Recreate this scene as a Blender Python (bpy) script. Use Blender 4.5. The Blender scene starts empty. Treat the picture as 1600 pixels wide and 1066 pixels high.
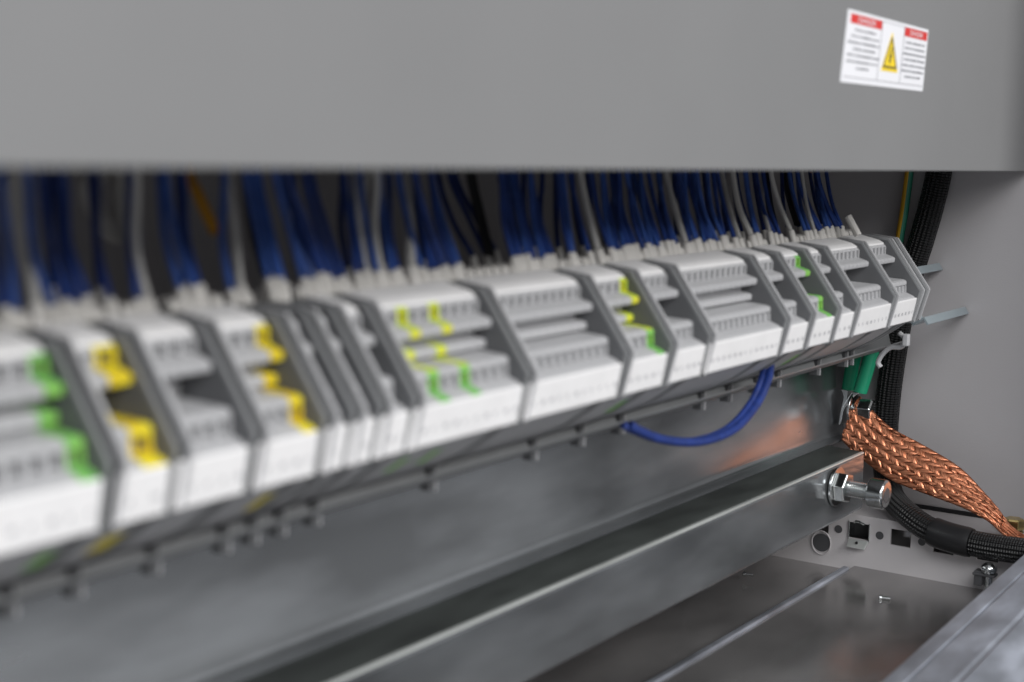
import bpy, math, random
from mathutils import Vector, Matrix
random.seed(7)
sc = bpy.context.scene
col = sc.collection

# ------------------------------------------------------------------ camera
F_PX, CX, CY = 2300.0, 800.0, 533.0            # focal length and centre in pixels of the 1600 px photograph
VPX, VPY, ROLL = 2400.0, 250.0, 0.0175         # vanishing point of the cabinet's long direction
Xc = Vector((VPX - CX, CY - VPY, F_PX)).normalized()
Zc = Vector((ROLL, 1.0, -((CY - VPY) + ROLL * (VPX - CX)) / F_PX)).normalized()
Zc = (Zc - Xc * Zc.dot(Xc)).normalized()
Yc = -(Zc.cross(Xc))
RIGHT = Vector((Xc[0], Yc[0], Zc[0])); UP = Vector((Xc[1], Yc[1], Zc[1])); FWD = Vector((Xc[2], Yc[2], Zc[2]))
cam = bpy.data.cameras.new('camera')
cam.sensor_width = 36.0
cam.lens = F_PX / 1600.0 * 36.0
cam.clip_start, cam.clip_end = 0.01, 50
cam.dof.use_dof = True
cam.dof.focus_distance = 0.86
cam.dof.aperture_fstop = 8.0
camo = bpy.data.objects.new('camera', cam); col.objects.link(camo)
m = Matrix((RIGHT, UP, -FWD)).transposed().to_4x4()
camo.matrix_world = m
sc.camera = camo

# ------------------------------------------------------------------ room light
w = bpy.data.worlds.new('World'); sc.world = w; w.use_nodes = True
nt = w.node_tree
bg = nt.nodes['Background']; bg.inputs['Strength'].default_value = 0.42
tcw = nt.nodes.new('ShaderNodeTexCoord'); sepw = nt.nodes.new('ShaderNodeSeparateXYZ')
rw = nt.nodes.new('ShaderNodeValToRGB'); mrw = nt.nodes.new('ShaderNodeMapRange')
mrw.inputs['From Min'].default_value = -1; mrw.inputs['From Max'].default_value = 1
nt.links.new(tcw.outputs['Generated'], sepw.inputs[0]); nt.links.new(sepw.outputs['Z'], mrw.inputs['Value'])
nt.links.new(mrw.outputs[0], rw.inputs[0]); nt.links.new(rw.outputs[0], bg.inputs['Color'])
rw.color_ramp.elements[0].color = (0.68, 0.68, 0.69, 1); rw.color_ramp.elements[0].position = 0.1
rw.color_ramp.elements[1].color = (0.95, 0.96, 1.0, 1); rw.color_ramp.elements[1].position = 0.9

def area(name, loc, target, sx, sy, power, color=(1, 1, 1)):
    l = bpy.data.lights.new(name, 'AREA'); l.shape = 'RECTANGLE'; l.size = sx; l.size_y = sy; l.energy = power; l.color = color
    o = bpy.data.objects.new(name, l); col.objects.link(o); o.location = loc
    o.rotation_euler = (Vector(target) - Vector(loc)).to_track_quat('-Z', 'Y').to_euler()
    return o
area('ceiling_lamp', (0.30, -1.25, 0.80), (0.5, 0.28, -0.05), 1.6, 0.7, 30, (1, 0.995, 0.985))
area('ceiling_lamp', (-0.9, -0.6, 0.9), (0.6, 0.28, -0.1), 0.9, 0.6, 14, (0.96, 0.98, 1.0))
sc.view_settings.view_transform = 'Standard'
sc.view_settings.look = 'None'
sc.view_settings.exposure = 0.0
sc.view_settings.gamma = 1.0
sc.render.engine = 'CYCLES'
sc.cycles.use_denoising = True
sc.cycles.sample_clamp_indirect = 1.5
sc.cycles.adaptive_threshold = 0.006
sc.cycles.max_bounces = 8

# ------------------------------------------------------------------ helpers
def ray(px, py):
    d = RIGHT * ((px - CX) / F_PX) + UP * ((CY - py) / F_PX) + FWD
    return d
def onX(px, py, x): r = ray(px, py); return r * (x / r[0])
def onY(px, py, y): r = ray(px, py); return r * (y / r[1])
def onZ(px, py, z): r = ray(px, py); return r * (z / r[2])

def tag(o, label=None, cat=None, group=None, kind=None):
    if label: o['label'] = label
    if cat: o['category'] = cat
    if group: o['group'] = group
    if kind: o['kind'] = kind
    return o
def thing(name, label, cat, loc=(0, 0, 0), group=None):
    o = bpy.data.objects.new(name, None); o.empty_display_size = 0.01
    col.objects.link(o); o.location = loc
    return tag(o, label, cat, group)
def copy_tree(o, parent=None):
    c = o.copy(); col.objects.link(c)
    if parent: c.parent = parent
    for ch in o.children: copy_tree(ch, c)
    return c

class MB:
    def __init__(s): s.v = []; s.f = []; s.m = []; s.uv = {}
    def add(s, vs, fs, mi=0):
        b = len(s.v); s.v += [Vector(p) for p in vs]
        for f in fs: s.f.append([b + i for i in f]); s.m.append(mi)
        return b
    def box(s, a, b, mi=0):
        x0, y0, z0 = a; x1, y1, z1 = b
        s.add([(x0,y0,z0),(x1,y0,z0),(x1,y1,z0),(x0,y1,z0),(x0,y0,z1),(x1,y0,z1),(x1,y1,z1),(x0,y1,z1)],
              [(3,2,1,0),(4,5,6,7),(0,1,5,4),(1,2,6,5),(2,3,7,6),(3,0,4,7)], mi)
    def prism(s, prof, x0, x1, mi=0, n=None):                # profile in (y, z), extruded along x
        k = len(prof)
        s.add([(x0, y, z) for y, z in prof] + [(x1, y, z) for y, z in prof],
              [tuple(range(k)), tuple(range(2*k-1, k-1, -1))] + [(i, i+k, (i+1) % k + k, (i+1) % k) for i in range(k)], mi)
    def sweep(s, prof, pts, mi=0):                           # (y,z) offsets at a list of x,y,z stations
        k = len(prof); vs = []
        for p in pts: vs += [(p[0], p[1]+a, p[2]+b) for a, b in prof]
        fs = []
        for j in range(len(pts)-1):
            for i in range(k): fs.append((j*k+i, (j+1)*k+i, (j+1)*k+(i+1) % k, j*k+(i+1) % k))
        fs += [tuple(range(k)), tuple(range(len(vs)-1, len(vs)-k-1, -1))]
        s.add(vs, fs, mi)
    def tube(s, pts, r, seg=10, mi=0, cap=True, mi2=None, rx=1.0, shift=0):
        pts = [Vector(p) for p in pts]; n = len(pts)
        rs = r if isinstance(r, (list, tuple)) else [r]*n
        t0 = (pts[1]-pts[0]).normalized()
        nrm = t0.orthogonal().normalized(); vs = []; L = 0; uvs = []
        for i, p in enumerate(pts):
            t = (pts[min(i+1, n-1)]-pts[max(i-1, 0)]).normalized()
            nrm = (nrm - t*nrm.dot(t)).normalized(); b = t.cross(nrm)
            if i: L += (p-pts[i-1]).length
            for k in range(seg):
                a = 2*math.pi*k/seg
                vs.append(p + (nrm*math.cos(a)*rx + b*math.sin(a))*rs[i]); uvs.append((k/seg, L))
        base = len(s.v)
        s.v += vs
        for i in range(n-1):
            for k in range(seg):
                k2 = (k+1) % seg
                s.f.append([base+i*seg+k, base+i*seg+k2, base+(i+1)*seg+k2, base+(i+1)*seg+k])
                s.m.append(mi if mi2 is None or (k+shift) % seg < seg//2 else mi2)
                u0, u1 = k/seg, (k+1)/seg
                s.uv[len(s.f)-1] = [(u0, uvs[i*seg][1]), (u1, uvs[i*seg][1]), (u1, uvs[(i+1)*seg][1]), (u0, uvs[(i+1)*seg][1])]
        if cap:
            s.f.append([base+k for k in range(seg)][::-1]); s.m.append(mi)
            s.f.append([base+(n-1)*seg+k for k in range(seg)]); s.m.append(mi)
    def lathe(s, p, axis, prof, seg=20, mi=0, rot=0):         # prof: (distance along the axis, radius)
        p = Vector(p); a = Vector(axis).normalized(); u = a.cross(Vector((1, 0, 0.001))).normalized() if abs(a.x) < .9 else a.cross(Vector((0, 0, 1))).normalized()
        v = a.cross(u); vs = []
        for h, r in prof:
            for k in range(seg):
                an = 2*math.pi*k/seg + rot
                vs.append(p + a*h + (u*math.cos(an)+v*math.sin(an))*r)
        fs = []
        for j in range(len(prof)-1):
            for k in range(seg):
                k2 = (k+1) % seg
                fs.append((j*seg+k, j*seg+k2, (j+1)*seg+k2, (j+1)*seg+k))
        fs += [tuple(range(seg))[::-1], tuple(range((len(prof)-1)*seg, len(prof)*seg))]
        s.add(vs, fs, mi)
    def build(s, name, mats, parent=None, org=(0, 0, 0), smooth=False, bevel=0.0, bseg=2, angle=35):
        o_ = Vector(org)
        me = bpy.data.meshes.new(name)
        me.from_pydata([p - o_ for p in s.v], [], s.f)
        for mt in (mats if isinstance(mats, (list, tuple)) else [mats]): me.materials.append(mt)
        me.polygons.foreach_set('material_index', s.m)
        if s.uv:
            ul = me.uv_layers.new(name='UVMap')
            for pi, cs in s.uv.items():
                for li, c in zip(me.polygons[pi].loop_indices, cs): ul.data[li].uv = c
        me.validate(); me.update()
        import bmesh
        bm = bmesh.new(); bm.from_mesh(me); bmesh.ops.recalc_face_normals(bm, faces=bm.faces); bm.to_mesh(me); bm.free()
        if smooth:
            me.polygons.foreach_set('use_smooth', [True]*len(me.polygons))
            try: me.set_sharp_from_angle(angle=math.radians(angle))
            except Exception: pass
        o = bpy.data.objects.new(name, me); col.objects.link(o)
        if parent: o.parent = parent
        else: o.location = o_
        if bevel:
            b = o.modifiers.new('bevel', 'BEVEL'); b.width = bevel; b.segments = bseg; b.limit_method = 'ANGLE'; b.angle_limit = math.radians(40)
        return o

def fillet(poly, r, n=3):
    out = []; k = len(poly)
    for i in range(k):
        p = Vector(poly[i]); a = Vector(poly[i-1]); b = Vector(poly[(i+1) % k])
        d1 = (a-p); d2 = (b-p); l1, l2 = d1.length, d2.length
        if l1 < 1e-7 or l2 < 1e-7: out.append(tuple(p)); continue
        t = min(r, l1*.45, l2*.45); q1 = p+d1/l1*t; q2 = p+d2/l2*t
        for j in range(n):
            f = j/(n-1); out.append(tuple(q1*(1-f)**2 + p*2*f*(1-f) + q2*f*f))
    return out
def inset(poly, d):
    out = []; k = len(poly); c = Vector((sum(p[0] for p in poly)/k, sum(p[1] for p in poly)/k))
    area2 = sum(poly[i][0]*poly[(i+1) % k][1]-poly[(i+1) % k][0]*poly[i][1] for i in range(k)); sg = 1 if area2 > 0 else -1
    for i in range(k):
        p = Vector(poly[i]); a = (p-Vector(poly[i-1])).normalized(); b = (Vector(poly[(i+1) % k])-p).normalized()
        n1 = Vector((-a.y, a.x))*sg; n2 = Vector((-b.y, b.x))*sg; m_ = (n1+n2)
        out.append(tuple(p+m_*(d/max(.35, 1+n1.dot(n2)))))
    return out
def catmull(pts, n=8):
    pts = [Vector(p) for p in pts]; P = [pts[0]*2-pts[1]] + pts + [pts[-1]*2-pts[-2]]; out = []
    for i in range(1, len(P)-2):
        for j in range(n):
            t = j/n; a, b, c, d = P[i-1], P[i], P[i+1], P[i+2]
            out.append(0.5*((2*b)+(c-a)*t+(2*a-5*b+4*c-d)*t*t+(3*b-a-3*c+d)*t**3))
    out.append(P[-2]); return out

# ------------------------------------------------------------------ materials
def mat(name, c, rough=.5, metal=0.0, var=0.0, scale=(20, 20, 20), bump=0.0, bscale=400, rvar=0.0, spec=.5, detail=4, c2=None):
    mt = bpy.data.materials.new(name); mt.use_nodes = True; n = mt.node_tree; p = n.nodes['Principled BSDF']
    p.inputs['Base Color'].default_value = (*c, 1); p.inputs['Roughness'].default_value = rough; p.inputs['Metallic'].default_value = metal
    p.inputs['Specular IOR Level'].default_value = spec
    tc = n.nodes.new('ShaderNodeTexCoord')
    if var or rvar:
        mp = n.nodes.new('ShaderNodeMapping'); mp.inputs['Scale'].default_value = scale
        nz = n.nodes.new('ShaderNodeTexNoise'); nz.inputs['Scale'].default_value = 1; nz.inputs['Detail'].default_value = detail
        n.links.new(tc.outputs['Object'], mp.inputs[0]); n.links.new(mp.outputs[0], nz.inputs['Vector'])
        if var:
            r = n.nodes.new('ShaderNodeValToRGB')
            cc = c2 or tuple(max(0, x*(1-var)) for x in c)
            r.color_ramp.elements[0].color = (*cc, 1); r.color_ramp.elements[0].position = .35
            r.color_ramp.elements[1].color = (*[min(1, x*(1+(0 if c2 else var))) for x in c], 1); r.color_ramp.elements[1].position = .65
            n.links.new(nz.outputs['Fac'], r.inputs[0]); n.links.new(r.outputs[0], p.inputs['Base Color'])
        if rvar:
            mr = n.nodes.new('ShaderNodeMapRange'); mr.inputs['From Min'].default_value = .3; mr.inputs['From Max'].default_value = .7
            mr.inputs['To Min'].default_value = max(.03, rough-rvar); mr.inputs['To Max'].default_value = rough+rvar
            n.links.new(nz.outputs['Fac'], mr.inputs['Value']); n.links.new(mr.outputs[0], p.inputs['Roughness'])
    if bump:
        nb = n.nodes.new('ShaderNodeTexNoise'); nb.inputs['Scale'].default_value = bscale; nb.inputs['Detail'].default_value = 2
        bp = n.nodes.new('ShaderNodeBump'); bp.inputs['Strength'].default_value = bump; bp.inputs['Distance'].default_value = .0003
        n.links.new(tc.outputs['Object'], nb.inputs['Vector']); n.links.new(nb.outputs['Fac'], bp.inputs['Height']); n.links.new(bp.outputs[0], p.inputs['Normal'])
    return mt

M = {}
M['paint'] = mat('grey_powder_coat', (.198, .198, .200), .42, 0, .03, (9, 9, 9), .25, 900)
M['wall'] = mat('grey_wall_paint', (.45, .433, .44), .45, 0, .03, (8, 8, 8), .25, 900)
M['galv'] = mat('galvanised_steel', (.30, .313, .326), .20, .76, .30, (9, 34, 34), .03, 80, .09)
M['floor'] = mat('floor_steel', (.38, .37, .365), .19, .76, .22, (12, 20, 20), .04, 40, .08)
M['frame'] = mat('frame_galvanised', (.56, .59, .66), .40, .85, .25, (22, 60, 60), .1, 150, .12)
M['railpale'] = mat('pale_zinc_rail', (.36, .42, .45), .35, .4, .08, (30, 60, 60))
M['zinc'] = mat('zinc_bolt', (.72, .74, .74), .18, 1, .05, (200, 200, 200))
M['yzinc'] = mat('yellow_zinc', (.75, .58, .25), .25, 1, .2, (150, 150, 150))
M['plastic'] = mat('grey_terminal_plastic', (.44, .44, .45), .42, 0, .05, (60, 60, 60), .1, 700)
M['plate'] = mat('grey_bracket_plastic', (.23, .235, .24), .45, 0, .06, (60, 60, 60), .1, 700)
M['rimshade'] = mat('shade_dark_bracket_plastic', (.105, .107, .112), .5, 0, .06, (60, 60, 60))
M['groove'] = mat('shaded_groove_plastic', (.07, .072, .075), .5, 0, .06, (60, 60, 60))
M['white'] = mat('white_marker_plastic', (.78, .77, .77), .45, 0, .03, (80, 80, 80))
M['sleeve'] = mat('white_ferrule_plastic', (.62, .60, .57), .5, 0, .08, (90, 90, 90))
M['print'] = mat('grey_print', (.25, .25, .27), .6)
M['edge'] = mat('pale_highlight_steel', (.62, .64, .62), .38, .5, .15, (15, 60, 60))
M['railpaint'] = mat('light_grey_rail_paint', (.56, .535, .54), .4, 0, .04, (20, 20, 20), .2, 700)
M['reflection'] = mat('dark_reflection_band', (.036, .040, .038), .65, 0, .3, (20, 60, 60), .1, 300, 0, .2)
M['dark'] = mat('clamp_dark', (.085, .085, .09), .5, .1)
M['yellow'] = mat('yellow_plastic', (.74, .64, .03), .4, 0, 0.5, (120, 260, 260), c2=(.68, .48, .02))
M['green'] = mat('green_plastic', (.27, .55, .10), .4, 0, .5, (150, 300, 300), c2=(.14, .42, .12))
M['yellowgreen'] = mat('green_yellow_plastic', (.72, .66, .05), .4, 0, .5, (220, 300, 300), c2=(.42, .62, .06))
M['blue'] = mat('blue_wire', (.020, .050, .21), .38, 0, .25, (300, 300, 60))
M['paleblue'] = mat('lighter_blue_wire', (.035, .085, .30), .38, 0, .25, (300, 300, 60))
M['loopblue'] = mat('navy_wire', (.012, .032, .17), .34, 0, .2, (300, 300, 60))
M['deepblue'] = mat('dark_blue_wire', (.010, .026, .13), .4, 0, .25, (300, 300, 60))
M['wirewhite'] = mat('white_wire', (.55, .54, .52), .42, 0, .08, (100, 100, 40))
M['black'] = mat('black_wire', (.012, .012, .013), .4)
M['orange'] = mat('orange_wire', (.70, .33, .02), .45)
M['gywire'] = mat('green_wire', (.03, .22, .14), .45)
M['gyyell'] = mat('yellow_stripe_wire', (.62, .34, .02), .45)
M['greenwire'] = mat('bright_green_wire', (.012, .33, .17), .32)
M['red'] = mat('red_print', (.62, .035, .03), .5)
M['stickwhite'] = mat('sticker_white', (.80, .80, .83), .35)
M['warn'] = mat('warning_yellow', (.85, .62, .02), .4)
M['ink'] = mat('black_ink', (.03, .03, .035), .5)
M['textink'] = mat('grey_ink', (.24, .24, .26), .5)

def braidmat(name, c, c2, rough, metal, fu, fv, dist):
    mt = bpy.data.materials.new(name); mt.use_nodes = True; n = mt.node_tree; p = n.nodes['Principled BSDF']
    p.inputs['Metallic'].default_value = metal; p.inputs['Roughness'].default_value = rough
    uv = n.nodes.new('ShaderNodeUVMap'); mp = n.nodes.new('ShaderNodeMapping'); mp.inputs['Scale'].default_value = (fu, fv, 1)
    nz = n.nodes.new('ShaderNodeTexNoise'); nz.inputs['Scale'].default_value = 1; nz.inputs['Detail'].default_value = 3
    n.links.new(uv.outputs[0], mp.inputs[0]); n.links.new(mp.outputs[0], nz.inputs['Vector'])
    r = n.nodes.new('ShaderNodeValToRGB'); r.color_ramp.elements[0].color = (*c2, 1); r.color_ramp.elements[1].color = (*c, 1)
    r.color_ramp.elements[0].position = .35; r.color_ramp.elements[1].position = .62
    n.links.new(nz.outputs['Fac'], r.inputs[0]); n.links.new(r.outputs[0], p.inputs['Base Color'])
    bp = n.nodes.new('ShaderNodeBump'); bp.inputs['Strength'].default_value = .6; bp.inputs['Distance'].default_value = dist
    n.links.new(nz.outputs['Fac'], bp.inputs['Height']); n.links.new(bp.outputs[0], p.inputs['Normal'])
    return mt
M['copper'] = braidmat('copper_strand', (.88, .38, .22), (.42, .13, .06), .38, 1, 12, 1.3, .0003)
M['copperdark'] = mat('copper_core', (.25, .08, .04), .5, .8)

def weave_mat():
    mt = bpy.data.materials.new('black_braided_sleeve'); mt.use_nodes = True; n = mt.node_tree; p = n.nodes['Principled BSDF']
    p.inputs['Roughness'].default_value = .42; p.inputs['Base Color'].default_value = (.010, .010, .011, 1)
    uv = n.nodes.new('ShaderNodeUVMap'); sp = n.nodes.new('ShaderNodeSeparateXYZ'); n.links.new(uv.outputs[0], sp.inputs[0])
    def math_(op, a, b=None):
        k = n.nodes.new('ShaderNodeMath'); k.operation = op
        for i, q in enumerate((a, b)):
            if q is None: continue
            if isinstance(q, (int, float)): k.inputs[i].default_value = q
            else: n.links.new(q, k.inputs[i])
        return k.outputs[0]
    a = math_('MULTIPLY', sp.outputs['X'], 2*math.pi*9); b = math_('MULTIPLY', sp.outputs['Y'], 2*math.pi*330)
    h = math_('MULTIPLY', math_('SINE', math_('ADD', a, b)), math_('SINE', math_('SUBTRACT', a, b)))
    bp = n.nodes.new('ShaderNodeBump'); bp.inputs['Strength'].default_value = .9; bp.inputs['Distance'].default_value = .0012
    n.links.new(h, bp.inputs['Height']); n.links.new(bp.outputs[0], p.inputs['Normal'])
    return mt
M['weave'] = weave_mat()

# ------------------------------------------------------------------ cabinet shell
XW, XB, YB, ZF = 0.85, 0.81, 0.44, -0.244
XL = -0.15
mb = MB(); mb.box((XW, 0.185, -0.2155), (XW+.0015, YB, 0.50)); o = mb.build('side_wall', M['wall'])
tag(o, 'plain grey painted side wall of the cabinet behind the copper braid', 'cabinet wall')
mb = MB(); mb.box((XL, YB, -0.30), (XW+.0015, YB+.0015, 0.50)); o = mb.build('back_wall', M['wall'])
tag(o, 'shaded grey cabinet back wall seen between the blue wires', 'cabinet wall')
mb = MB(); mb.box((XL, 0.262, 0.20), (XW-.001, YB-.001, 0.202)); o = mb.build('shade_roof', M['wall']); tag(o, kind='structure')  # unseen roof sheet added to keep the wire space dark

# cover panel: bottom edge dips slightly to the right
YP = 0.2325
mb = MB()
def pz(x): return -0.0063 - 0.0074*(x-.171)
mb.add([(XL, YP, pz(XL)), (XW-.0008, YP, pz(XW)), (XW-.0008, YP, .45), (XL, YP, .45),
        (XL, YP+.0018, pz(XL)), (XW-.0008, YP+.0018, pz(XW)), (XW-.0008, YP+.0018, .45), (XL, YP+.0018, .45)],
       [(0, 1, 2, 3), (7, 6, 5, 4), (4, 5, 1, 0), (5, 6, 2, 1), (6, 7, 3, 2), (7, 4, 0, 3)])
panel = mb.build('cover_panel', M['paint'], bevel=.0006)
tag(panel, 'large smooth grey metal cover panel above the wires with a danger sticker', 'cover panel')

# warning sticker (quad measured on the panel)
q = [onY(1325, 14, YP), onY(1450, 47, YP), onY(1440.5, 143, YP), onY(1312, 128, YP)]   # tl tr br bl
def stk(u, v, lift):
    a = q[0]*(1-u)+q[1]*u; b = q[3]*(1-u)+q[2]*u; p = a*(1-v)+b*v
    return Vector((p.x, YP-lift, p.z))
def spoly(mb, pts, lift, th=.00012, mi=0):
    k = len(pts); vs = [stk(u, v, lift) for u, v in pts] + [stk(u, v, lift-th) for u, v in pts]
    mb.add(vs, [tuple(range(k)), tuple(range(2*k-1, k-1, -1))]+[(i, (i+1) % k, (i+1) % k+k, i+k) for i in range(k)], mi)
mb = MB(); spoly(mb, [(0, 0), (1, 0), (1, 1), (0, 1)], .0003, .00025)
stick = mb.build('warning_sticker', M['stickwhite'], panel); stick['label'] = 'white danger sticker with two red headings and a yellow warning triangle'
for (u0, u1, v0, v1) in ((.035, .395, .05, .175), (.685, .985, .05, .185)):
    mb = MB(); spoly(mb, [(u0, v0), (u1, v0), (u1, v1), (u0, v1)], .00045)
    mb.build('red_heading', M['red'], stick)
mb = MB()
for (u0, v0, u1, v1) in ((0.02, .045, .985, .052), (.02, .915, .985, .925), (.40, .05, .404, .915), (.68, .05, .684, .915)):
    spoly(mb, [(u0, v0), (u1, v0), (u1, v1), (u0, v1)], .0004)
mb.build('ruled_line', M['textink'], stick)
def text_mesh(body):
    cu = bpy.data.curves.new('t', 'FONT'); cu.body = body; cu.align_x = 'CENTER'; cu.align_y = 'CENTER'
    to = bpy.data.objects.new('t', cu); col.objects.link(to); dg = bpy.context.evaluated_depsgraph_get()
    me = bpy.data.meshes.new_from_object(to.evaluated_get(dg)); bpy.data.objects.remove(to); return me
for (uc, vc, uw, vh) in ((.215, .1125, .20, .075), (.835, .1175, .17, .075)):
    tm = text_mesh('DANGER'); xs = [v.co.x for v in tm.vertices]; ys = [v.co.y for v in tm.vertices]
    mb = MB(); mb.add([stk(uc+v.co.x/(max(xs)-min(xs))*uw, vc-(v.co.y-(max(ys)+min(ys))/2)/(max(ys)-min(ys))*vh, .00055) for v in tm.vertices], [tuple(p.vertices) for p in tm.polygons])
    mb.build('heading_lettering', M['stickwhite'], stick)
mb = MB()
spoly(mb, [(.532, .17), (.645, .765), (.438, .765)], .0004)
tri = mb.build('warning_triangle', M['warn'], stick)
mb = MB()
def edge(a, b, wd):
    ax, ay = a; bx, by = b; dx, dy = (bx-ax), (by-ay)/3.2; L = math.hypot(dx, dy); nx, ny = -dy/L*wd, dx/L*wd*3.2
    spoly(mb, [(ax+nx, ay+ny), (bx+nx, by+ny), (bx-nx, by-ny), (ax-nx, ay-ny)], .00053)
T = [(.533, .255), (.622, .70), (.460, .70)]
for i in range(3): edge(T[i], T[(i+1) % 3], .0042)
spoly(mb, [(.545, .40), (.555, .40), (.543, .51), (.553, .515), (.533, .65), (.522, .605), (.533, .555), (.524, .55)], .00053)
mb.build('triangle_outline', M['ink'], stick)
rr = random.Random(3)
for uc, wds, v0 in ((.215, (.24, .31, .37, .24, .36, .36, .13), .26), (.835, (.25, .26, .29, .27, .29, .29, .20), .275)):
    mb = MB()
    for i, wd in enumerate(wds):
        v = v0+i*.088; u = uc-wd/2
        while u < uc+wd/2:
            l = rr.uniform(.006, .018)
            hh = rr.choice((.012, .012, .018))
            spoly(mb, [(u, v-hh), (u+l, v-hh), (u+l, v+.012), (u, v+.012)], .0005)
            u += l+rr.choice((.003, .003, .004, .012))
    mb.build('small_print', M['textink'], stick)

# floor plates
mb = MB(); mb.box((XL, 0.15, ZF-.004), (XW, 0.3095, ZF)); o = mb.build('floor', M['floor'], bevel=.0008); tag(o, kind='structure')
mb = MB(); mb.box((XL, 0.3105, ZF-.006), (XW, YB, ZF-.003)); o = mb.build('floor', M['floor']); tag(o, kind='structure')
mb = MB(); mb.prism(fillet([(.3085, ZF-.001), (.3085, ZF+.0016), (.3125, ZF+.0016), (.3125, ZF-.001)], .0012, 4), XL, .8005)
o = mb.build('floor_seam', M['frame'], smooth=True); tag(o, 'thin raised metal seam strip running along the shiny cabinet floor', 'seam strip')

# mounting plate with forward flange
YM = .335
mb = MB(); mb.prism([(YM, -.060), (YM, -.1690), (YM-.0006, -.1708), (YM-.0020, -.1720), (YM-.0040, -.1724), (.3262, -.1726), (.3262, -.1736), (YM, -.1736), (YM+.002, -.1720), (YM+.002, -.060)], XL, .8485)
o = mb.build('mounting_plate', M['galv'], smooth=True)
tag(o, 'wide reflective galvanised mounting plate below the terminal strip mirroring copper', 'mounting plate')
mb = MB(); mb.prism(fillet([(.3260, -.1722), (.3062, -.1731), (.3052, -.1739), (.3100, -.1752), (.3260, -.1752)], .0012, 4), XL, .8005)  # dark strip painted in place of the plate bend's dark reflection
o = mb.build('painted_reflection_strip', M['reflection'], smooth=True)
tag(o, 'dark strip painted as a reflection between the mounting plate and the shiny lower rail', 'painted dark strip')
# lower bar
mb = MB(); mb.prism(fillet([(.3052, -.1745), (.3036, -.1743), (.3029, -.1748), (.3022, -.2058), (.3036, -.2070), (.325, -.2070), (.325, -.2055), (.3045, -.2055), (.3050, -.1768)], .0008, 2), XL, .800)
o = mb.build('lower_rail', M['galv'], bevel=.0)
tag(o, 'shiny galvanised lower rail under the mounting plate flange', 'rail')

lr = o
mb = MB(); mb.prism(fillet([(.3048, -.1731), (.3028, -.1731), (.3026, -.1741), (.3048, -.1741)], .0004, 3), XL, .800)
o = mb.build('lip_highlight', M['edge'], lr, lr.location, smooth=True); lr.location = (0, 0, 0)  # pale strip paints the highlight along the rail's top lip
# punched frame rail on the right
def punched():
    y0, y1, z0, z1 = .175, .400, ZF-.0045, -.2145
    mb = MB()
    # rows of holes -> build face from vertical strips with openings
    sq = [.3320, .3070, .2820, .2570, .2320, .2070]; zc = -.2228
    rects = [(c-.0060, c+.0060, zc-.0048, zc+.0048) for c in sq]
    ys = sorted(set([y0, y1] + [a for r in rects for a in r[:2]]))
    th = .0016
    for a, b in zip(ys[:-1], ys[1:]):
        r = [r for r in rects if abs(r[0]-a) < 1e-6]
        if r:
            mb.box((XB, a, z0), (XB+th, b, r[0][2])); mb.box((XB, a, r[0][3]), (XB+th, b, z1))
        else: mb.box((XB, a, z0), (XB+th, b, z1))
    mb.box((XB+.0001, y0, z1), (XW-.0005, y1, z1+.0012))
    return mb
pr = thing('punched_frame_rail', 'grey punched frame rail with square and round holes above the floor', 'frame rail', (XB, .28, ZF))
punched().build('rail_face', M['railpaint'], pr, (XB, .28, ZF))
for yc, r, z in ((.3198, .0024, -.2236), (.2945, .0024, -.2232), (.2695, .0022, -.2228), (.2445, .0022, -.2225), (.3300, .0055, -.2335)):
    mb = MB(); mb.lathe((XB-.0003, yc, z), (1, 0, 0), [(0, r), (.0001, r)], 20)
    mb.build('round_hole', M['dark'], pr, (XB, .28, ZF), smooth=True)
    if r > .005:
        mb = MB()
        pts = [(XB-.0005, yc+math.cos(a)*r*1.08, z+math.sin(a)*r*1.3) for a in [i*math.pi/12 for i in range(25)]]
        mb.tube(pts, .0004, 6, cap=False); mb.build('hole_rim', M['railpaint'], pr, (XB, .28, ZF), smooth=True)
mb = MB(); mb.box((XB+.012, .19, ZF+.001), (XB+.0125, .35, -.216)); mb.build('inner_web', M['floor'], pr, (XB, .28, ZF))
# black strip painted as the dark gap at the foot of the wall
mb = MB(); mb.box((XW-.0016, .186, -.2132), (XW-.0004, .43, -.2108)); o = mb.build('wall_gap_line', M['black'])
tag(o, 'thin black gap line between the side wall and the punched rail', 'painted dark strip')

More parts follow.
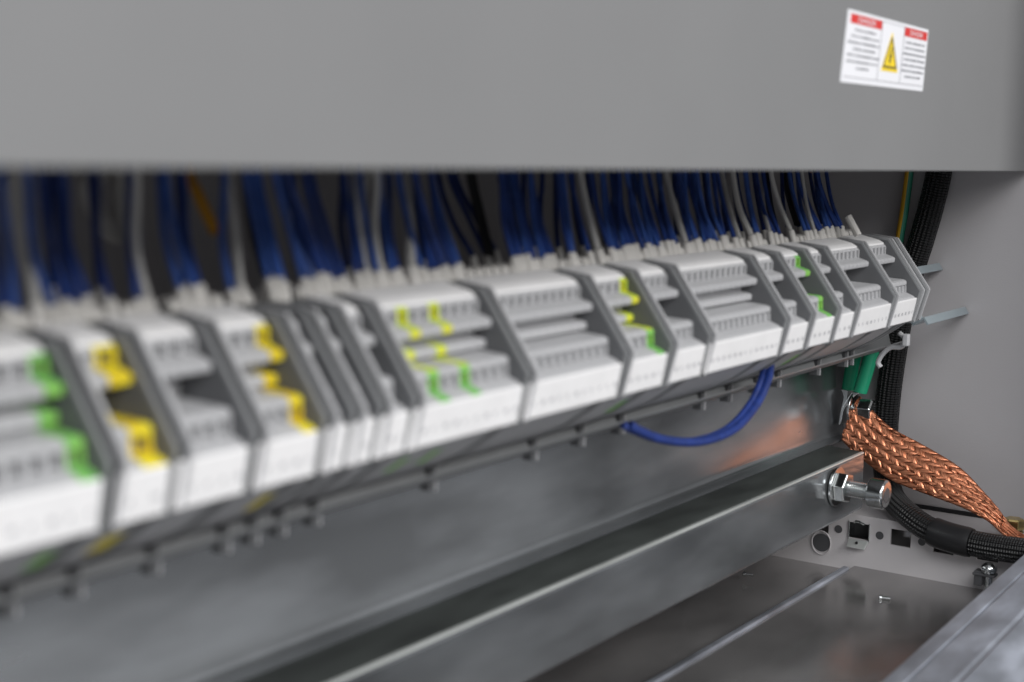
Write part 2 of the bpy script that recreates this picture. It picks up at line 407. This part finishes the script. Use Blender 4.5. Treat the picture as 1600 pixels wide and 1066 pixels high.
# cage nut clip in the first clear square hole
def clip(yc, zc, label):
    o = Vector((XB, yc, zc-.006)); t = thing('cage_nut', label, 'cage nut', o)
    mb = MB()
    for s in (-1, 1): mb.box((XB-.001, yc+s*.0062-.0004, zc-.0055), (XB+.008, yc+s*.0062+.0004, zc+.0055))
    mb.box((XB+.0075, yc-.006, zc-.0055), (XB+.008, yc+.006, zc+.0055), 1)
    mb.build('cage', [M['zinc'], M['black']], t, o, bevel=.0002)
    mb = MB(); mb.prism([(0, 0)], 0, 0) if False else None
    p0 = [(XB-.0008, yc-.0062, zc-.0048), (XB-.0008, yc+.0062, zc-.0048), (XB-.0055, yc+.0055, zc-.0088), (XB-.0055, yc-.0055, zc-.0088)]
    mb.add(p0+[(x+.0006, y, z-.0006) for x, y, z in p0], [(0, 1, 2, 3), (7, 6, 5, 4), (0, 3, 7, 4), (1, 5, 6, 2), (2, 6, 7, 3), (0, 4, 5, 1)])
    mb.build('lower_lip', M['edge'], t, o, bevel=.0003)
    mb = MB(); mb.lathe((XB-.0032, yc, zc-.0066), (-.6, 0, .8), [(0, .0008), (.0008, .0008)], 12); mb.build('lip_hole', M['black'], t, o)
    mb = MB(); mb.tube([(XB-.001, yc+.003, zc+.0050), (XB-.003, yc+.0012, zc+.0064), (XB-.003, yc-.0012, zc+.0064), (XB-.001, yc-.003, zc+.0050)], .0008, 8)
    mb.build('upper_catch', M['zinc'], t, o, smooth=True)
clip(.3070, -.2228, 'zinc cage nut clip filling a square hole of the punched rail')
# screw clip near the front of the rail
p = onX(1545, 895, .795)
o = Vector(p)+Vector((0, 0, -.012)); t = thing('clip_screw', 'small zinc screw with clip in front of the punched rail beside the frame edge', 'screw', o)
mb = MB(); mb.lathe(p+Vector((0, 0, -.012)), (0, 0, 1), [(0, .0022), (.0125, .0022), (.0125, .0042), (.0145, .0046), (.016, .004), (.0175, .0022)], 16)
mb.build('screw', M['zinc'], t, o, smooth=True)
mb = MB(); mb.box((p.x-.002, p.y+.003, p.z-.008), (p.x+.004, p.y+.0075, p.z+.0005)); mb.box((p.x-.003, p.y-.004, p.z-.002), (p.x+.004, p.y+.0082, p.z-.0005))
mb.build('clip', M['dark'], t, o, bevel=.0005)

# front frame profile, lower right
st = [(XL+.2, .1797, 0), (.90, .2073, 0)]
fr = thing('front_frame', 'scuffed blue grey galvanised frame edge in the lower right corner', 'frame', (.7, .19, ZF))
mb = MB(); mb.sweep([(-.0, -.244), (0, -.2112), (-.0008, -.2100), (-.0078, -.2100), (-.0084, -.2107), (-.0084, -.244)], st); mb.build('inner_lip', M['frame'], fr, (.7, .19, ZF))
mb = MB(); mb.sweep([(-.0088, -.25), (-.0088, -.2103), (-.0100, -.2096), (-.0245, -.2090), (-.0262, -.2100), (-.0262, -.25)], st); mb.build('middle_band', M['frame'], fr, (.7, .19, ZF))
mb = MB(); mb.sweep([(-.0264, -.25), (-.0264, -.2096), (-.028, -.2092), (-.046, -.2160), (-.048, -.219), (-.048, -.25)], st); mb.build('outer_slope', M['frame'], fr, (.7, .19, ZF))

mb = MB(); mb.box((.800, .150, -.2085), (XW-.0008, .170, .46))  # unseen post added to darken the cover panel's right end
o = mb.build('shade_post', M['paint'], bevel=.002)
tag(o, 'unseen grey post added at the right to shade the cover panel end', 'added shade post')

# ------------------------------------------------------------------ terminal strip
ENV = [(.3045, -.052), (.2945, -.0462), (.2800, -.0476), (.2608, -.0742), (.2655, -.0915), (.272, -.0925), (.279, -.098), (.287, -.1035), (.2985, -.1100), (.306, -.108), (.309, -.085)]
NOTCH_U = ((.2812, -.0522), (.2812, -.0556))
NOTCH_L = ((.2690, -.0722), (.2688, -.0752))
def term_profile(step=True):
    P = [(.3035, -.0520), (.2965, -.0470), (.2842, -.0500), (.2816, -.0510), (.2813, -.0520), (.2840, -.0522), (.2840, -.0553), (.2812, -.0557),
         (.2768, -.0570), (.2757, -.0578), (.2761, -.0600)] + ([(.2832, -.0606)] if step else [(.2875, -.0606)])
    P += [(.2832, -.0634), (.2782, -.0642), (.2780, -.0668), (.2830, -.0676)] if step else [(.2880, -.0680)]
    P += [(.2708, -.0686), (.2690, -.0694), (.2688, -.0715), (.2715, -.0718), (.2715, -.0752), (.2685, -.0756), (.2648, -.0770), (.2638, -.0779),
          (.2662, -.0908), (.272, -.0918), (.279, -.0975), (.287, -.1030), (.2985, -.1095), (.306, -.107), (.309, -.085)]
    return fillet(P, .0005, 3)
TP = {True: term_profile(True), False: term_profile(False)}
_cache = {}
def terminal(x, pitch, key, step, label, group, opening=True):
    k = (round(pitch, 6), key, step)
    org = Vector((x, .285, -.11))
    if k in _cache:
        t = copy_tree(_cache[k]); t.location = org
        t['label'] = label; t['group'] = group
        return t
    t = thing('terminal_block', label, 'terminal', org, group)
    g = pitch-.00028
    mb = MB(); mb.prism(TP[step], x, x+g)
    rib = g*.2
    for (a, b), d in ((NOTCH_U, .0027), (NOTCH_L, .0026)):
        for s in (0, 1):
            xx = x+.00003 if s == 0 else x+g-rib-.00003
            mb.prism([(a[0]-.0001, a[1]+.0005), (a[0]+d+.0002, a[1]+.0005), (b[0]+d+.0002, b[1]-.0003), (b[0]-.0001, b[1]-.0003)], xx, xx+rib)
    if key != 'plastic':
        for fi, f in enumerate(mb.f):
            c = sum((mb.v[q_] for q_ in f), Vector())/len(f)
            if len(f) > 8 or (c.y > .2815 and -.0695 < c.z < -.0602) or (c.z < -.0910 and not -.1032 < c.z < -.0965): mb.m[fi] = 1
            elif key == 'mixed' and c.z < -.0690: mb.m[fi] = 2
    mb.build('housing', [M['yellowgreen' if key == 'mixed' else key], M['plastic'], M['green']], t, org, smooth=True, angle=28)
    mb = MB(); mb.prism(fillet([(.2972, -.0480), (.2985, -.0440), (.3030, -.0432), (.3035, -.0485)], .0008, 3), x+g*.1, x+g*.9)
    mb.build('wire_funnel', M['sleeve'], t, org, smooth=True)
    for (a, b), d in ((NOTCH_U, .0020), (NOTCH_L, .0018)):
        mb = MB(); mb.prism([(a[0]+d, a[1]), (a[0]+d+.0006, a[1]), (b[0]+d+.0006, b[1]), (b[0]+d, b[1])], x+rib+.0001, x+g-rib-.0001)
        mb.build('wire_opening', M['dark'], t, org)
    _cache[k] = t
    return t

_plate = None
def plate(x, label):
    global _plate
    org = Vector((x, .285, -.11))
    if _plate:
        t = copy_tree(_plate); t.location = org; t['label'] = label; return t
    t = thing('end_bracket', label, 'end bracket', org, 'dark grey partition brackets of the terminal strip')
    E = fillet(ENV, .0006, 3)
    inner = [(.3045, -.052), (.2945, -.0464), (.2822, -.0477), (.2872, -.0530), (.2690, -.0765), (.2680, -.0890), (.2655, -.0912), (.272, -.0922), (.279, -.0977), (.287, -.1032), (.2985, -.1097), (.306, -.1077), (.309, -.085)]
    mb = MB(); mb.prism(E, x, x+.0010); mb.build('rim', M['plate'], t, org, smooth=True, angle=28)
    mb = MB(); mb.prism(inner, x+.0010, x+.0046); mb.build('web', M['groove'], t, org)  # near-black web paints the shade inside the groove
    mb = MB(); mb.prism(E, x+.0046, x+.0058); mb.build('rim', M['plastic'], t, org, smooth=True, angle=28)
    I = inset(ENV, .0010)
    mb = MB(); mb.prism(I, x-.0001, x+.0001); mb.prism(I, x+.00455, x+.0047); mb.build('shade_liner', M['rimshade'], t, org)  # thin dark liners paint the shade on the bracket's side faces
    mb = MB()                                                # foot with a small loop under the rail
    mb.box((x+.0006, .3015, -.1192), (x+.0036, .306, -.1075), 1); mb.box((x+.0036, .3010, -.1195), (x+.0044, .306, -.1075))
    mb.build('foot', [M['plastic'], M['rimshade']], t, org, bevel=.0003)
    _plate = t
    return t

# blocks: x start, x end, step, coloured terminals {index from the end or start: material}, words
B = [
 (.128, .2186, True,  {-1: 'green'}, 'nearest long block at the left edge'),
 (.2231, .2390, False, {-1: 'yellow'}, 'short block with a yellow plug, second from the left'),
 (.2416, .2653, False, {}, 'short all grey block between the two yellow ended blocks'),
 (.2690, .2919, True,  {-1: 'yellow'}, 'short block ending in a yellow terminal beside the bare brackets'),
 (.2950, .3035, None, {}, 'first narrow block among the close brackets'),
 (.3051, .3153, None, {}, 'second narrow block among the close brackets'),
 (.3170, .3306, False, {}, 'third narrow block among the close brackets'),
 (.3318, .3897, True,  {2: 'mixed', 5: 'mixed'}, 'long block with two green yellow terminals'),
 (.3934, .4526, True,  {}, 'long all grey block in the middle of the strip'),
 (.4576, .4864, True,  {-1: 'mixed'}, 'block ending in one yellow green terminal right of the middle'),
 (.4925, .5178, False, {}, 'short all grey block right of the yellow green terminal'),
 (.5217, .5903, True,  {}, 'longest grey block above the blue loop'),
 (.5957, .6178, False, {}, 'narrow grey block right of the longest block'),
 (.6250, .6482, False, {-1: 'green'}, 'narrow block ending in a bright green terminal'),
 (.6551, .6726, None, {}, 'narrow white labelled block right of the green terminal'),
 (.6792, .7224, False, {}, 'sharp slotted block near the far end'),
 (.7288, .7602, False, {}, 'last labelled block at the far right end'),
]
strip_root = []
nb = 0
plate_names = ['the nearest long block', 'the yellow plug block', 'the grey block between yellow plugs', 'the yellow ended block', 'the first narrow block', 'the second narrow block',
  'the third narrow block', 'the long green yellow block', 'the middle all grey block', 'the block with a yellow green end', 'the short grey block beside the middle', 'the longest grey block',
  'the narrow block beside the longest block', 'the green ended block', 'the narrow block after the green end', 'the sharp slotted block', 'the last labelled block']
prev_end = None
for i, (a, b, step, special, words) in enumerate(B):
    if prev_end is not None:
        plate(prev_end+.0002, 'dark grey end bracket left of ' + plate_names[i])
        x0 = max(prev_end+.0059, a+.001)
    else: x0 = a
    prev_end = b
    n = 2 if i == 1 else max(1, round((b-x0)/.0052)); pitch = (b-x0)/n
    grp = 'grey terminals in the ' + words
    for k in range(n):
        key = special.get(k, special.get(k-n, 'plastic'))
        if key == 'plastic': lab = 'grey terminal in the ' + words
        else:
            cn = {'yellow': 'yellow', 'green': 'bright green', 'mixed': 'green and yellow'}[key]
            lab = cn + ' terminal in the ' + words
            if i == 1: lab = 'yellow terminal ending the short block second from the left'
            if i == 9: lab = 'yellow green terminal ending the block just right of the middle'
            if i == 7: lab = ('third' if k == 2 else 'sixth') + ' terminal from the left, green and yellow, in the long block'
        terminal(x0+k*pitch, pitch, key, bool(step), lab, grp if key == 'plastic' else 'coloured earth terminals of the strip')
    # marker strips
    ls = a if i else x0
    t = thing('marker_strip', 'front white marker on the ' + words, 'marker strip', ((ls+b)/2, .263, -.0905), 'white marker strips along the front of the terminals')
    org = ((ls+b)/2, .263, -.0905)
    mb = MB(); mb.prism(fillet([(.2628, -.0782), (.2636, -.0777), (.2662, -.0904), (.2652, -.0906)], .0003, 2), ls, b); mb.build('strip', M['white'], t, org, bevel=.0003)
    mb = MB(); rr = random.Random(i)
    for k in range(n):
        for rowz, hh in ((-.0862, .0016),):
            for d in range(rr.choice((1, 2, 2))):
                xx = x0+(k+.35+.22*d)*pitch; f = (rowz+.0782)/-.0124
                y = .2628+.0024*f-.00008
                mb.add([(xx, y, rowz), (xx+.0006, y, rowz), (xx+.0006, y-.0003, rowz+hh), (xx, y-.0003, rowz+hh)], [(0, 1, 2, 3)])
    mb.build('print', M['print'], t, org)
    if step is not None or i == 14:
        org = ((x0+b)/2, .29, -.048)
        t = thing('marker_strip', 'upper white marker on the ' + words, 'marker strip', org, 'white marker strips along the top of the terminals')
        mb = MB(); mb.prism(fillet([(.2960, -.0472), (.2958, -.0459), (.2850, -.0484), (.2822, -.0500), (.2826, -.0512), (.2845, -.0505)], .0004, 2), x0+.0004, b-.0006)
        mb.build('strip', M['white'], t, org, smooth=True)
plate(.7606, 'dark grey end bracket after the last white label')
plate(.7690, 'far dark grey end bracket, last of the whole terminal strip')

# carrier rail under the terminals
cr = thing('din_rail', 'long steel carrier rail the terminals clip onto, edge showing beneath them', 'rail', (.5, .305, -.12))
mb = MB(); mb.prism([(.293, -.1105), (.2935, -.1115), (.3035, -.1168), (.312, -.090), (.3345, -.080), (.3345, -.079), (.311, -.089), (.3025, -.1155)], XL+.25, .836); mb.build('lower_lip', M['plate'], cr, (.5, .305, -.12))
rs = thing('rail_end', 'pale steel rail end sticking out past the last bracket by the side wall', 'rail', (.82, .27, -.09))
s = Vector((-.563, -.827)); nn = Vector((.827, -.563)); c0 = Vector((.2717, -.0797))
def hat(t_, d): v = c0+s*t_+nn*d; return (v.x, v.y)
mb = MB()
for a_, b_ in ((-.0170, -.0125), (.0125, .0170)): mb.prism([hat(a_, 0), hat(b_, 0), hat(b_, .001), hat(a_, .001)], .7785, .8485)
mb.prism([hat(-.0124, .0012), hat(-.0135, .0012), hat(-.0135, .008), hat(.0135, .008), hat(.0135, .0012), hat(.0124, .0012), hat(.0124, .007), hat(-.0124, .007)], .7785, .797)
mb.build('rail_body', M['railpale'], rs, (.82, .27, -.09))
# end clip under the far bracket
ec = thing('end_clip', 'grey plastic S shaped clip hanging under the far end of the strip', 'clip', onX(1385, 560, .775))
oc = onX(1385, 560, .775)
pts = [onX(a, b, .775) for a, b in ((1405, 520), (1414, 530), (1408, 542), (1392, 543), (1380, 552), (1372, 566), (1376, 574))]
mb = MB(); mb.tube(catmull(pts, 5), .0014, 8); mb.build('hook', M['plastic'], ec, oc, smooth=True)
a_ = onX(1416, 532, .772); mb = MB(); mb.box((a_.x-.002, a_.y-.0016, a_.z-.003), (a_.x+.002, a_.y+.0016, a_.z+.0035)); mb.build('knob', M['plastic'], ec, oc, bevel=.0006)

# ------------------------------------------------------------------ wires
def block_words(x):
    best = min(range(len(B)), key=lambda i: 0 if B[i][0]-.005 <= x <= B[i][1] else min(abs(B[i][0]-x), abs(B[i][1]-x)))
    return B[best][4]
wr = random.Random(11)
def wire(u, ut, key, rad=.00110, depth=0.0, sleeve=True, label=None, group=None, vtop=268, v=410):
    v = 505-.097*u - 8
    base = onY(u, v+38-.012*u, .2975+depth)
    base.z = -.0475
    top = onY(ut, vtop-3, .312+depth+wr.uniform(0, .012))
    org = Vector(base)
    colname = {'blue': 'blue', 'deepblue': 'dark blue', 'wirewhite': 'white', 'black': 'black', 'orange': 'orange'}[key]
    bw = block_words(base.x)
    label = label or f'{colname} wire rising from the {bw}'
    t = thing('wire', label, 'wire', org, group or f'{colname} wires above the {bw}')
    d = Vector((wr.uniform(-.1, .1), .30, .95)).normalized()
    s1 = base+d*wr.uniform(.0050, .0076)
    mid = s1*.55+top*.45+Vector((wr.uniform(-.0015, .0015), .001, -.001))
    pts = catmull([base, s1, mid, top, top+Vector((wr.uniform(-.004, .004), .004, .03))], 6)
    mb = MB(); mb.tube(pts[6:], rad, 8); mb.build('insulation', M['paleblue' if key == 'blue' and wr.random() < .45 else key], t, org, smooth=True)
    if sleeve:
        mb = MB(); mb.tube([base-d*.002, s1-d*.0006, s1], [rad*1.55, rad*1.5, rad*1.25], 10); mb.build('marker_sleeve', M['sleeve'], t, org, smooth=True)
    return t
def spread(a, b, n, lean, key='blue', **k):
    for i in range(n):
        u = a+(b-a)*(i+.5)/n+wr.uniform(-2, 2)
        wire(u, u-lean*1.2+wr.uniform(-11, 9), key, **k)
spread(8, 40, 2, 30); wire(62, 26, 'wirewhite', .0016); spread(84, 150, 4, 40)
wire(176, 150, 'deepblue'); wire(222, 203, 'blue'); wire(238, 214, 'wirewhite'); spread(286, 330, 3, 36); wire(368, 350, 'blue'); wire(384, 356, 'wirewhite')
spread(425, 455, 3, 45); spread(478, 545, 6, 48); wire(578, 556, 'wirewhite'); spread(560, 600, 3, 26); wire(604, 588, 'wirewhite'); spread(610, 632, 2, 24)
wire(648, 635, 'wirewhite', .0017); spread(662, 728, 6, 36); spread(802, 868, 9, 26); spread(893, 902, 2, 20); wire(926, 890, 'blue'); wire(940, 905, 'wirewhite', .0015)
spread(955, 1002, 7, 22); spread(1006, 1064, 8, 26); wire(1075, 1040, 'wirewhite', .0015); spread(1080, 1140, 9, 26)
wire(1158, 1127, 'wirewhite', .0015); wire(1178, 1144, 'wirewhite', .0015); spread(1148, 1152, 1, 24); spread(1182, 1192, 2, 22); wire(1206, 1190, 'wirewhite', .0011); spread(1212, 1224, 2, 26)
wire(1240, 1204, 'wirewhite', .0012); spread(1260, 1270, 2, 22); wire(1275, 1252, 'wirewhite', .001); spread(1279, 1322, 8, 24)
# second row deeper in the shade
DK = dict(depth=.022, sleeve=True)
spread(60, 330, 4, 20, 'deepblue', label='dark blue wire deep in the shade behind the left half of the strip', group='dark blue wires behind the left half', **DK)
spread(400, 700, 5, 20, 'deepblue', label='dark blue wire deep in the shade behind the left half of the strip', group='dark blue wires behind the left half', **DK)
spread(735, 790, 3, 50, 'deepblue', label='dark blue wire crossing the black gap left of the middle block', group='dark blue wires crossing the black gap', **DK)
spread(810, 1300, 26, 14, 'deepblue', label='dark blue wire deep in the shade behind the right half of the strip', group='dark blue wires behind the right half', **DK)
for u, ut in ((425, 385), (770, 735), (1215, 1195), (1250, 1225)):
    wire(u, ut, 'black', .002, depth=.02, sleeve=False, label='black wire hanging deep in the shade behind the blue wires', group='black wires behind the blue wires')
# orange wire tip at the left
p0, p1, p2 = onY(292, 255, .345), onY(310, 305, .335), onY(336, 362, .325)
mb = MB(); mb.tube(catmull([p0+Vector((0, .005, .03)), p0, p1, p2], 6), .0018, 10); o = mb.build('wire', M['orange'], None, p2, smooth=True)
tag(o, 'single orange wire slanting down among the blurred blue wires at the left', 'wire')
# pale looped wires behind, at the left
for k, (pp, lb) in enumerate(((((52, 250), (22, 310), (34, 370), (62, 470)), 'pale grey looped wire furthest left in the shade'),
                        (((170, 250), (140, 300), (165, 350), (185, 365), (190, 300), (182, 250)), 'pale grey wire loop behind the dark blue wires at the left'),
                        (((590, 250), (565, 300), (570, 350), (585, 420)), 'pale grey wire in the shade left of the thick white wire'))):
    P = [onY(a, b, .385) for a, b in pp]
    mb = MB(); mb.tube(catmull(P, 6), .0033, 10); o = mb.build('wire', M['wirewhite'], None, P[-1], smooth=True); tag(o, lb, 'wire')
# loose white marker at the far end
a, b = onY(1325, 338, .292), onY(1341, 368, .286)
mb = MB(); mb.tube([a, b], .0019, 10); o = mb.build('marker_sleeve', M['sleeve'], None, b, smooth=True, bevel=0)
tag(o, 'loose white marker sleeve leaning at the far end of the wire row', 'marker sleeve')
# green yellow wire and black sleeve at the wall
P = [onX(1424, 230, .842), onX(1420, 275, .842), onX(1412, 335, .842), onX(1404, 385, .842), onX(1398, 450, .842)]
mb = MB(); mb.tube(catmull(P, 6), .0026, 12, 0, True, 1, 1.0, 11); o = mb.build('earth_wire', [M['gyyell'], M['gywire']], None, P[-1], smooth=True)
tag(o, 'green and yellow earth wire hanging beside the black braided cable', 'wire')

# blue loop below the strip
P = [onY(984, 664, .292), onY(1000, 674, .290), onY(1040, 688, .287), onY(1095, 690, .284), onY(1145, 672, .282), onY(1180, 635, .282), onY(1199, 595, .283), onY(1205, 560, .286)]
lw = thing('wire', 'blue wire loop hanging below the strip in front of the mounting plate', 'wire', P[0])
mb = MB(); mb.tube(catmull(P, 8), .0020, 12); mb.build('insulation', M['loopblue'], lw, P[0], smooth=True)
P2 = [p+Vector((-.0022, .0022, .0004)) for p in P]
mb = MB(); mb.tube(catmull(P2, 8), .0016, 10); mb.build('insulation', M['loopblue'], lw, P[0], smooth=True)

# ------------------------------------------------------------------ black braided cable
SX = .822
C = [(1472, 235, .8424), (1463, 290, .8424), (1443, 365, .8424), (1414, 460, .8424), (1396, 560, .8424), (1386, 640, .8424), (1383, 720, .8415), (1392, 772, .824), (1420, 805, .804), (1462, 832, .799), (1525, 850, .797), (1600, 862, .795), (1680, 872, .79)]
P = catmull([onX(a, b, x) for a, b, x in C], 10)
ct = thing('braided_cable', 'thick black braided cable running down the wall and along the punched rail', 'cable', P[-1])
mb = MB(); rr_ = [.0074 if i < 70 else .0072 for i in range(len(P))]
mb.tube(P, rr_, 20); mb.build('braided_sleeve', M['weave'], ct, P[-1], smooth=True)
i0 = next(i for i, p in enumerate(P) if i > 80 and (p-onX(1470, 834, .799)).length < .006)
mb = MB(); mb.tube(P[i0:i0+11], [.0080]+[.0084]*9+[.0080], 20); mb.build('shrink_tube', M['black'], ct, P[-1], smooth=True)

# ------------------------------------------------------------------ earth point: lugs, wires, bolt, braid
def hexbolt(name, label, base, axis, rS, shank, rH, headh, cat='bolt', nut=True, mats=None, thread=True):
    t = thing(name, label, cat, base); axis = Vector(axis).normalized(); base = Vector(base)
    mz = M['zinc']
    h = 0
    mb = MB(); mb.lathe(base, axis, [(0, rH*1.25), (.0014, rH*1.25)], 24); mb.build('washer', mz, t, base, smooth=True, bevel=.0002); h = .0014
    if nut:
        mb = MB(); mb.lathe(base+axis*h, axis, [(0, rH*.92), (.0006, rH), (.0055, rH), (.0062, rH*.92)], 6, rot=.3); mb.build('nut', mz, t, base, bevel=.0003); h += .0062
    prof = []; k = int(shank/.0006)
    for j in range(k+1): prof.append((h+shank*j/k, rS if j % 2 else rS*.84))
    mb = MB(); mb.lathe(base, axis, prof, 20); mb.build('shank', mz, t, base, smooth=True); h += shank
    mb = MB(); mb.lathe(base+axis*h, axis, [(0, rH*.86), (.0006, rH*.92), (headh-.0008, rH*.92), (headh, rH*.82)], 24 if nut else 6, rot=.3)
    mb.build('head', mz, t, base, smooth=nut, bevel=.0003, angle=30)
    if nut:
        mb = MB(); mb.lathe(base+axis*(h+headh-.0001), axis, [(0, rH*.5), (.0002, rH*.5)], 6); mb.build('socket', M['dark'], t, base)
    return t
# lower bolt on the lower rail, axis towards the viewer
bb = onY(1306, 760, .3018)
hexbolt('bolt', 'zinc socket bolt with nut sticking out of the lower rail', bb, (0, -1, -.02), .0045, .0120, .0088, .0095)
# upper bolt through braid and lugs
ub2 = onX(1384, 644, .8265)+Vector((0, .0205, 0))
hexbolt('bolt', 'zinc hex bolt clamping the copper braid and green wire lugs', ub2, (0, -1, 0), .0040, .0035, .0075, .0080, nut=False)
# green wires with lugs
for k, (pp, lp, dep, lb) in enumerate(((((1368, 520), (1358, 565), (1344, 612)), ((1344, 612), (1334, 622), (1323, 638), (1319, 660)), .826, 'thick bright green earth wire in front with crimped lug'),
                                 (((1340, 530), (1332, 570), (1326, 608)), ((1326, 608), (1327, 620), (1321, 640), (1317, 662)), .838, 'shaded green earth wire behind the bright one with crimped lug'))):
    P = [onX(a, b, dep) for a, b in pp]
    t = thing('earth_wire', lb, 'wire', P[-1], None)
    mb = MB(); mb.tube(catmull([P[0]+Vector((0, .004, .02))]+P, 6), .0042, 14); mb.build('insulation', M['greenwire'], t, P[-1], smooth=True)
    Q = [onX(a, b, dep+.002) for a, b in lp]; Q = catmull(Q, 5)
    mb = MB(); n_ = len(Q); vs = []; fs = []
    for i, p in enumerate(Q):
        f = i/(n_-1); wd = .0040*(1-f)+.0056*f; th = .0026*(1-f)**2+.0009
        vs += [p+Vector((-wd, -th*.3, 0)), p+Vector((wd, -th*.3, 0)), p+Vector((wd, th, 0)), p+Vector((-wd, th, 0))]
    for i in range(n_-1):
        for k2 in range(4): fs.append((i*4+k2, (i+1)*4+k2, (i+1)*4+(k2+1) % 4, i*4+(k2+1) % 4))
    fs += [(0, 1, 2, 3), tuple(4*(n_-1)+j for j in (3, 2, 1, 0))]
    mb.add(vs, fs); mb.build('cable_lug', M['zinc'], t, P[-1], smooth=True, bevel=.0003)

# copper braid
UPP = [(1343, 618, .826), (1362, 640, .825), (1392, 668, .824), (1445, 697, .824), (1500, 731, .823), (1538, 770, .821), (1558, 793, .819), (1580, 822, .816), (1604, 838, .814)]
LOW = [(1314, 686, .820), (1330, 703, .818), (1347, 718, .816), (1392, 750, .813), (1446, 772, .812), (1505, 794, .811), (1543, 814, .811), (1570, 838, .811), (1594, 854, .811)]
U_ = catmull([onX(*a) for a in UPP], 12); L_ = catmull([onX(*a) for a in LOW], 12)
NS = len(U_)
cum = [0.0]
for i in range(1, NS): cum.append(cum[-1]+((U_[i]+L_[i])/2-(U_[i-1]+L_[i-1])/2).length)
LEN = cum[-1]
def bpt(sv, tv):
    x = min(max(sv, 0), LEN-1e-6); i = 0
    while cum[i+1] < x: i += 1
    f = (x-cum[i])/(cum[i+1]-cum[i])
    u = U_[i].lerp(U_[i+1], f); l = L_[i].lerp(L_[i+1], f)
    c = (u+l)/2; wv = (u-l); tan = ((U_[i+1]+L_[i+1])-(U_[i]+L_[i])).normalized()
    nrm = wv.cross(tan).normalized()
    if nrm.dot(c) > 0: nrm = -nrm
    arch = .0022*(1-(2*tv)**2)
    return c+wv*tv+nrm*arch, nrm, wv, tan
br = thing('copper_braid', 'flat woven copper earth braid sagging from the wall bolt to the frame', 'earth strap', bpt(LEN, 0)[0])
bo = bpt(LEN, 0)[0]
mb = MB(); vs = []; fs = []; NT = 8; K = 60
for i in range(K+1):
    for j in range(NT+1):
        p, n_, _, _ = bpt(LEN*i/K, -.48+.96*j/NT); vs.append(p-n_*.0009)
    for j in range(NT+1):
        p, n_, _, _ = bpt(LEN*i/K, .48-.96*j/NT); vs.append(p-n_*(.0009+.0018*(1-(2*(.48-.96*j/NT))**2)))
R2 = 2*(NT+1)
for i in range(K):
    for j in range(R2): fs.append((i*R2+j, (i+1)*R2+j, (i+1)*R2+(j+1) % R2, i*R2+(j+1) % R2))
mb.add(vs, fs); mb.build('braid_core', M['copperdark'], br, bo, smooth=True)
mb = MB()
WB = .0265; KF = 1.20; SPC = .0071; BW = .0073
for fam in (1, -1):
    nst = int((LEN+WB*KF)/SPC)+3
    for k in range(-1, nst):
        s0 = k*SPC if fam == 1 else k*SPC
        seg = 30; rows = []
        for j in range(seg+1):
            tv = -.5+j/seg
            sc_ = s0-WB*.5*KF+ (tv if fam == 1 else -tv)*WB*KF
            if not (-.0005 <= sc_ <= LEN): rows.append(None); continue
            row = []
            for e in range(5):
                ev = (e-2)/4*BW
                sv = sc_+ev
                p, n_, wv, tan = bpt(sv, tv)
                # crossing phase with the other family
                ph = (2*tv*WB*KF)/SPC
                h = .00026*math.cos(math.pi*ph + (0 if fam == 1 else math.pi)) + .00016*(1-(abs(e-2)/2)**2)
                row.append((p+n_*h, (e/4, tv*6+k*1.7)))
            rows.append(row)
        for j in range(seg):
            if rows[j] is None or rows[j+1] is None: continue
            for e in range(4):
                b0 = len(mb.v); qd = (rows[j][e], rows[j][e+1], rows[j+1][e+1], rows[j+1][e])
                mb.v += [a[0] for a in qd]; mb.f.append([b0, b0+1, b0+2, b0+3]); mb.m.append(0); mb.uv[len(mb.f)-1] = [a[1] for a in qd]
so = mb.build('woven_strands', M['copper'], br, bo, smooth=True)
import bmesh as _b
_m = _b.new(); _m.from_mesh(so.data); _b.ops.remove_doubles(_m, verts=_m.verts, dist=1e-6); _m.to_mesh(so.data); _m.free()
sol = so.modifiers.new('solid', 'SOLIDIFY'); sol.thickness = .0004; sol.offset = 0
# yellow zinc bolt at the braid's lower end
bz = onX(1583, 832, .828)
t = thing('bolt', 'yellow passivated bolt with white washer at the lower end of the copper braid', 'bolt', bz)
mb = MB(); mb.lathe(bz, (0, 0, 1), [(0, .0078), (.0016, .0078)], 24); mb.build('washer', M['zinc'], t, bz, smooth=True)
mb = MB(); mb.lathe(bz+Vector((0, 0, .0017)), (0, 0, 1), [(0, .0052), (.0006, .0058), (.0056, .0058), (.0066, .0050)], 6, rot=.2); mb.build('nut', M['yzinc'], t, bz, bevel=.0003)
# small screws lying on the floor
for (u, v, lb) in ((1378, 934, 'tiny bright screw lying on the shiny floor near the punched rail'), (1165, 897, 'tiny bright screw in the dark rear floor below the lower rail')):
    p = onZ(u, v, ZF+.001); mb = MB()
    mb.tube([p, p+Vector((.001, -.0045, 0))], .0009, 8); mb.lathe(p, (-.2, 1, 0), [(0, .0016), (.001, .0017), (.0016, .0010)], 12)
    o = mb.build('small_screw', M['zinc'], None, p, smooth=True); tag(o, lb, 'screw')
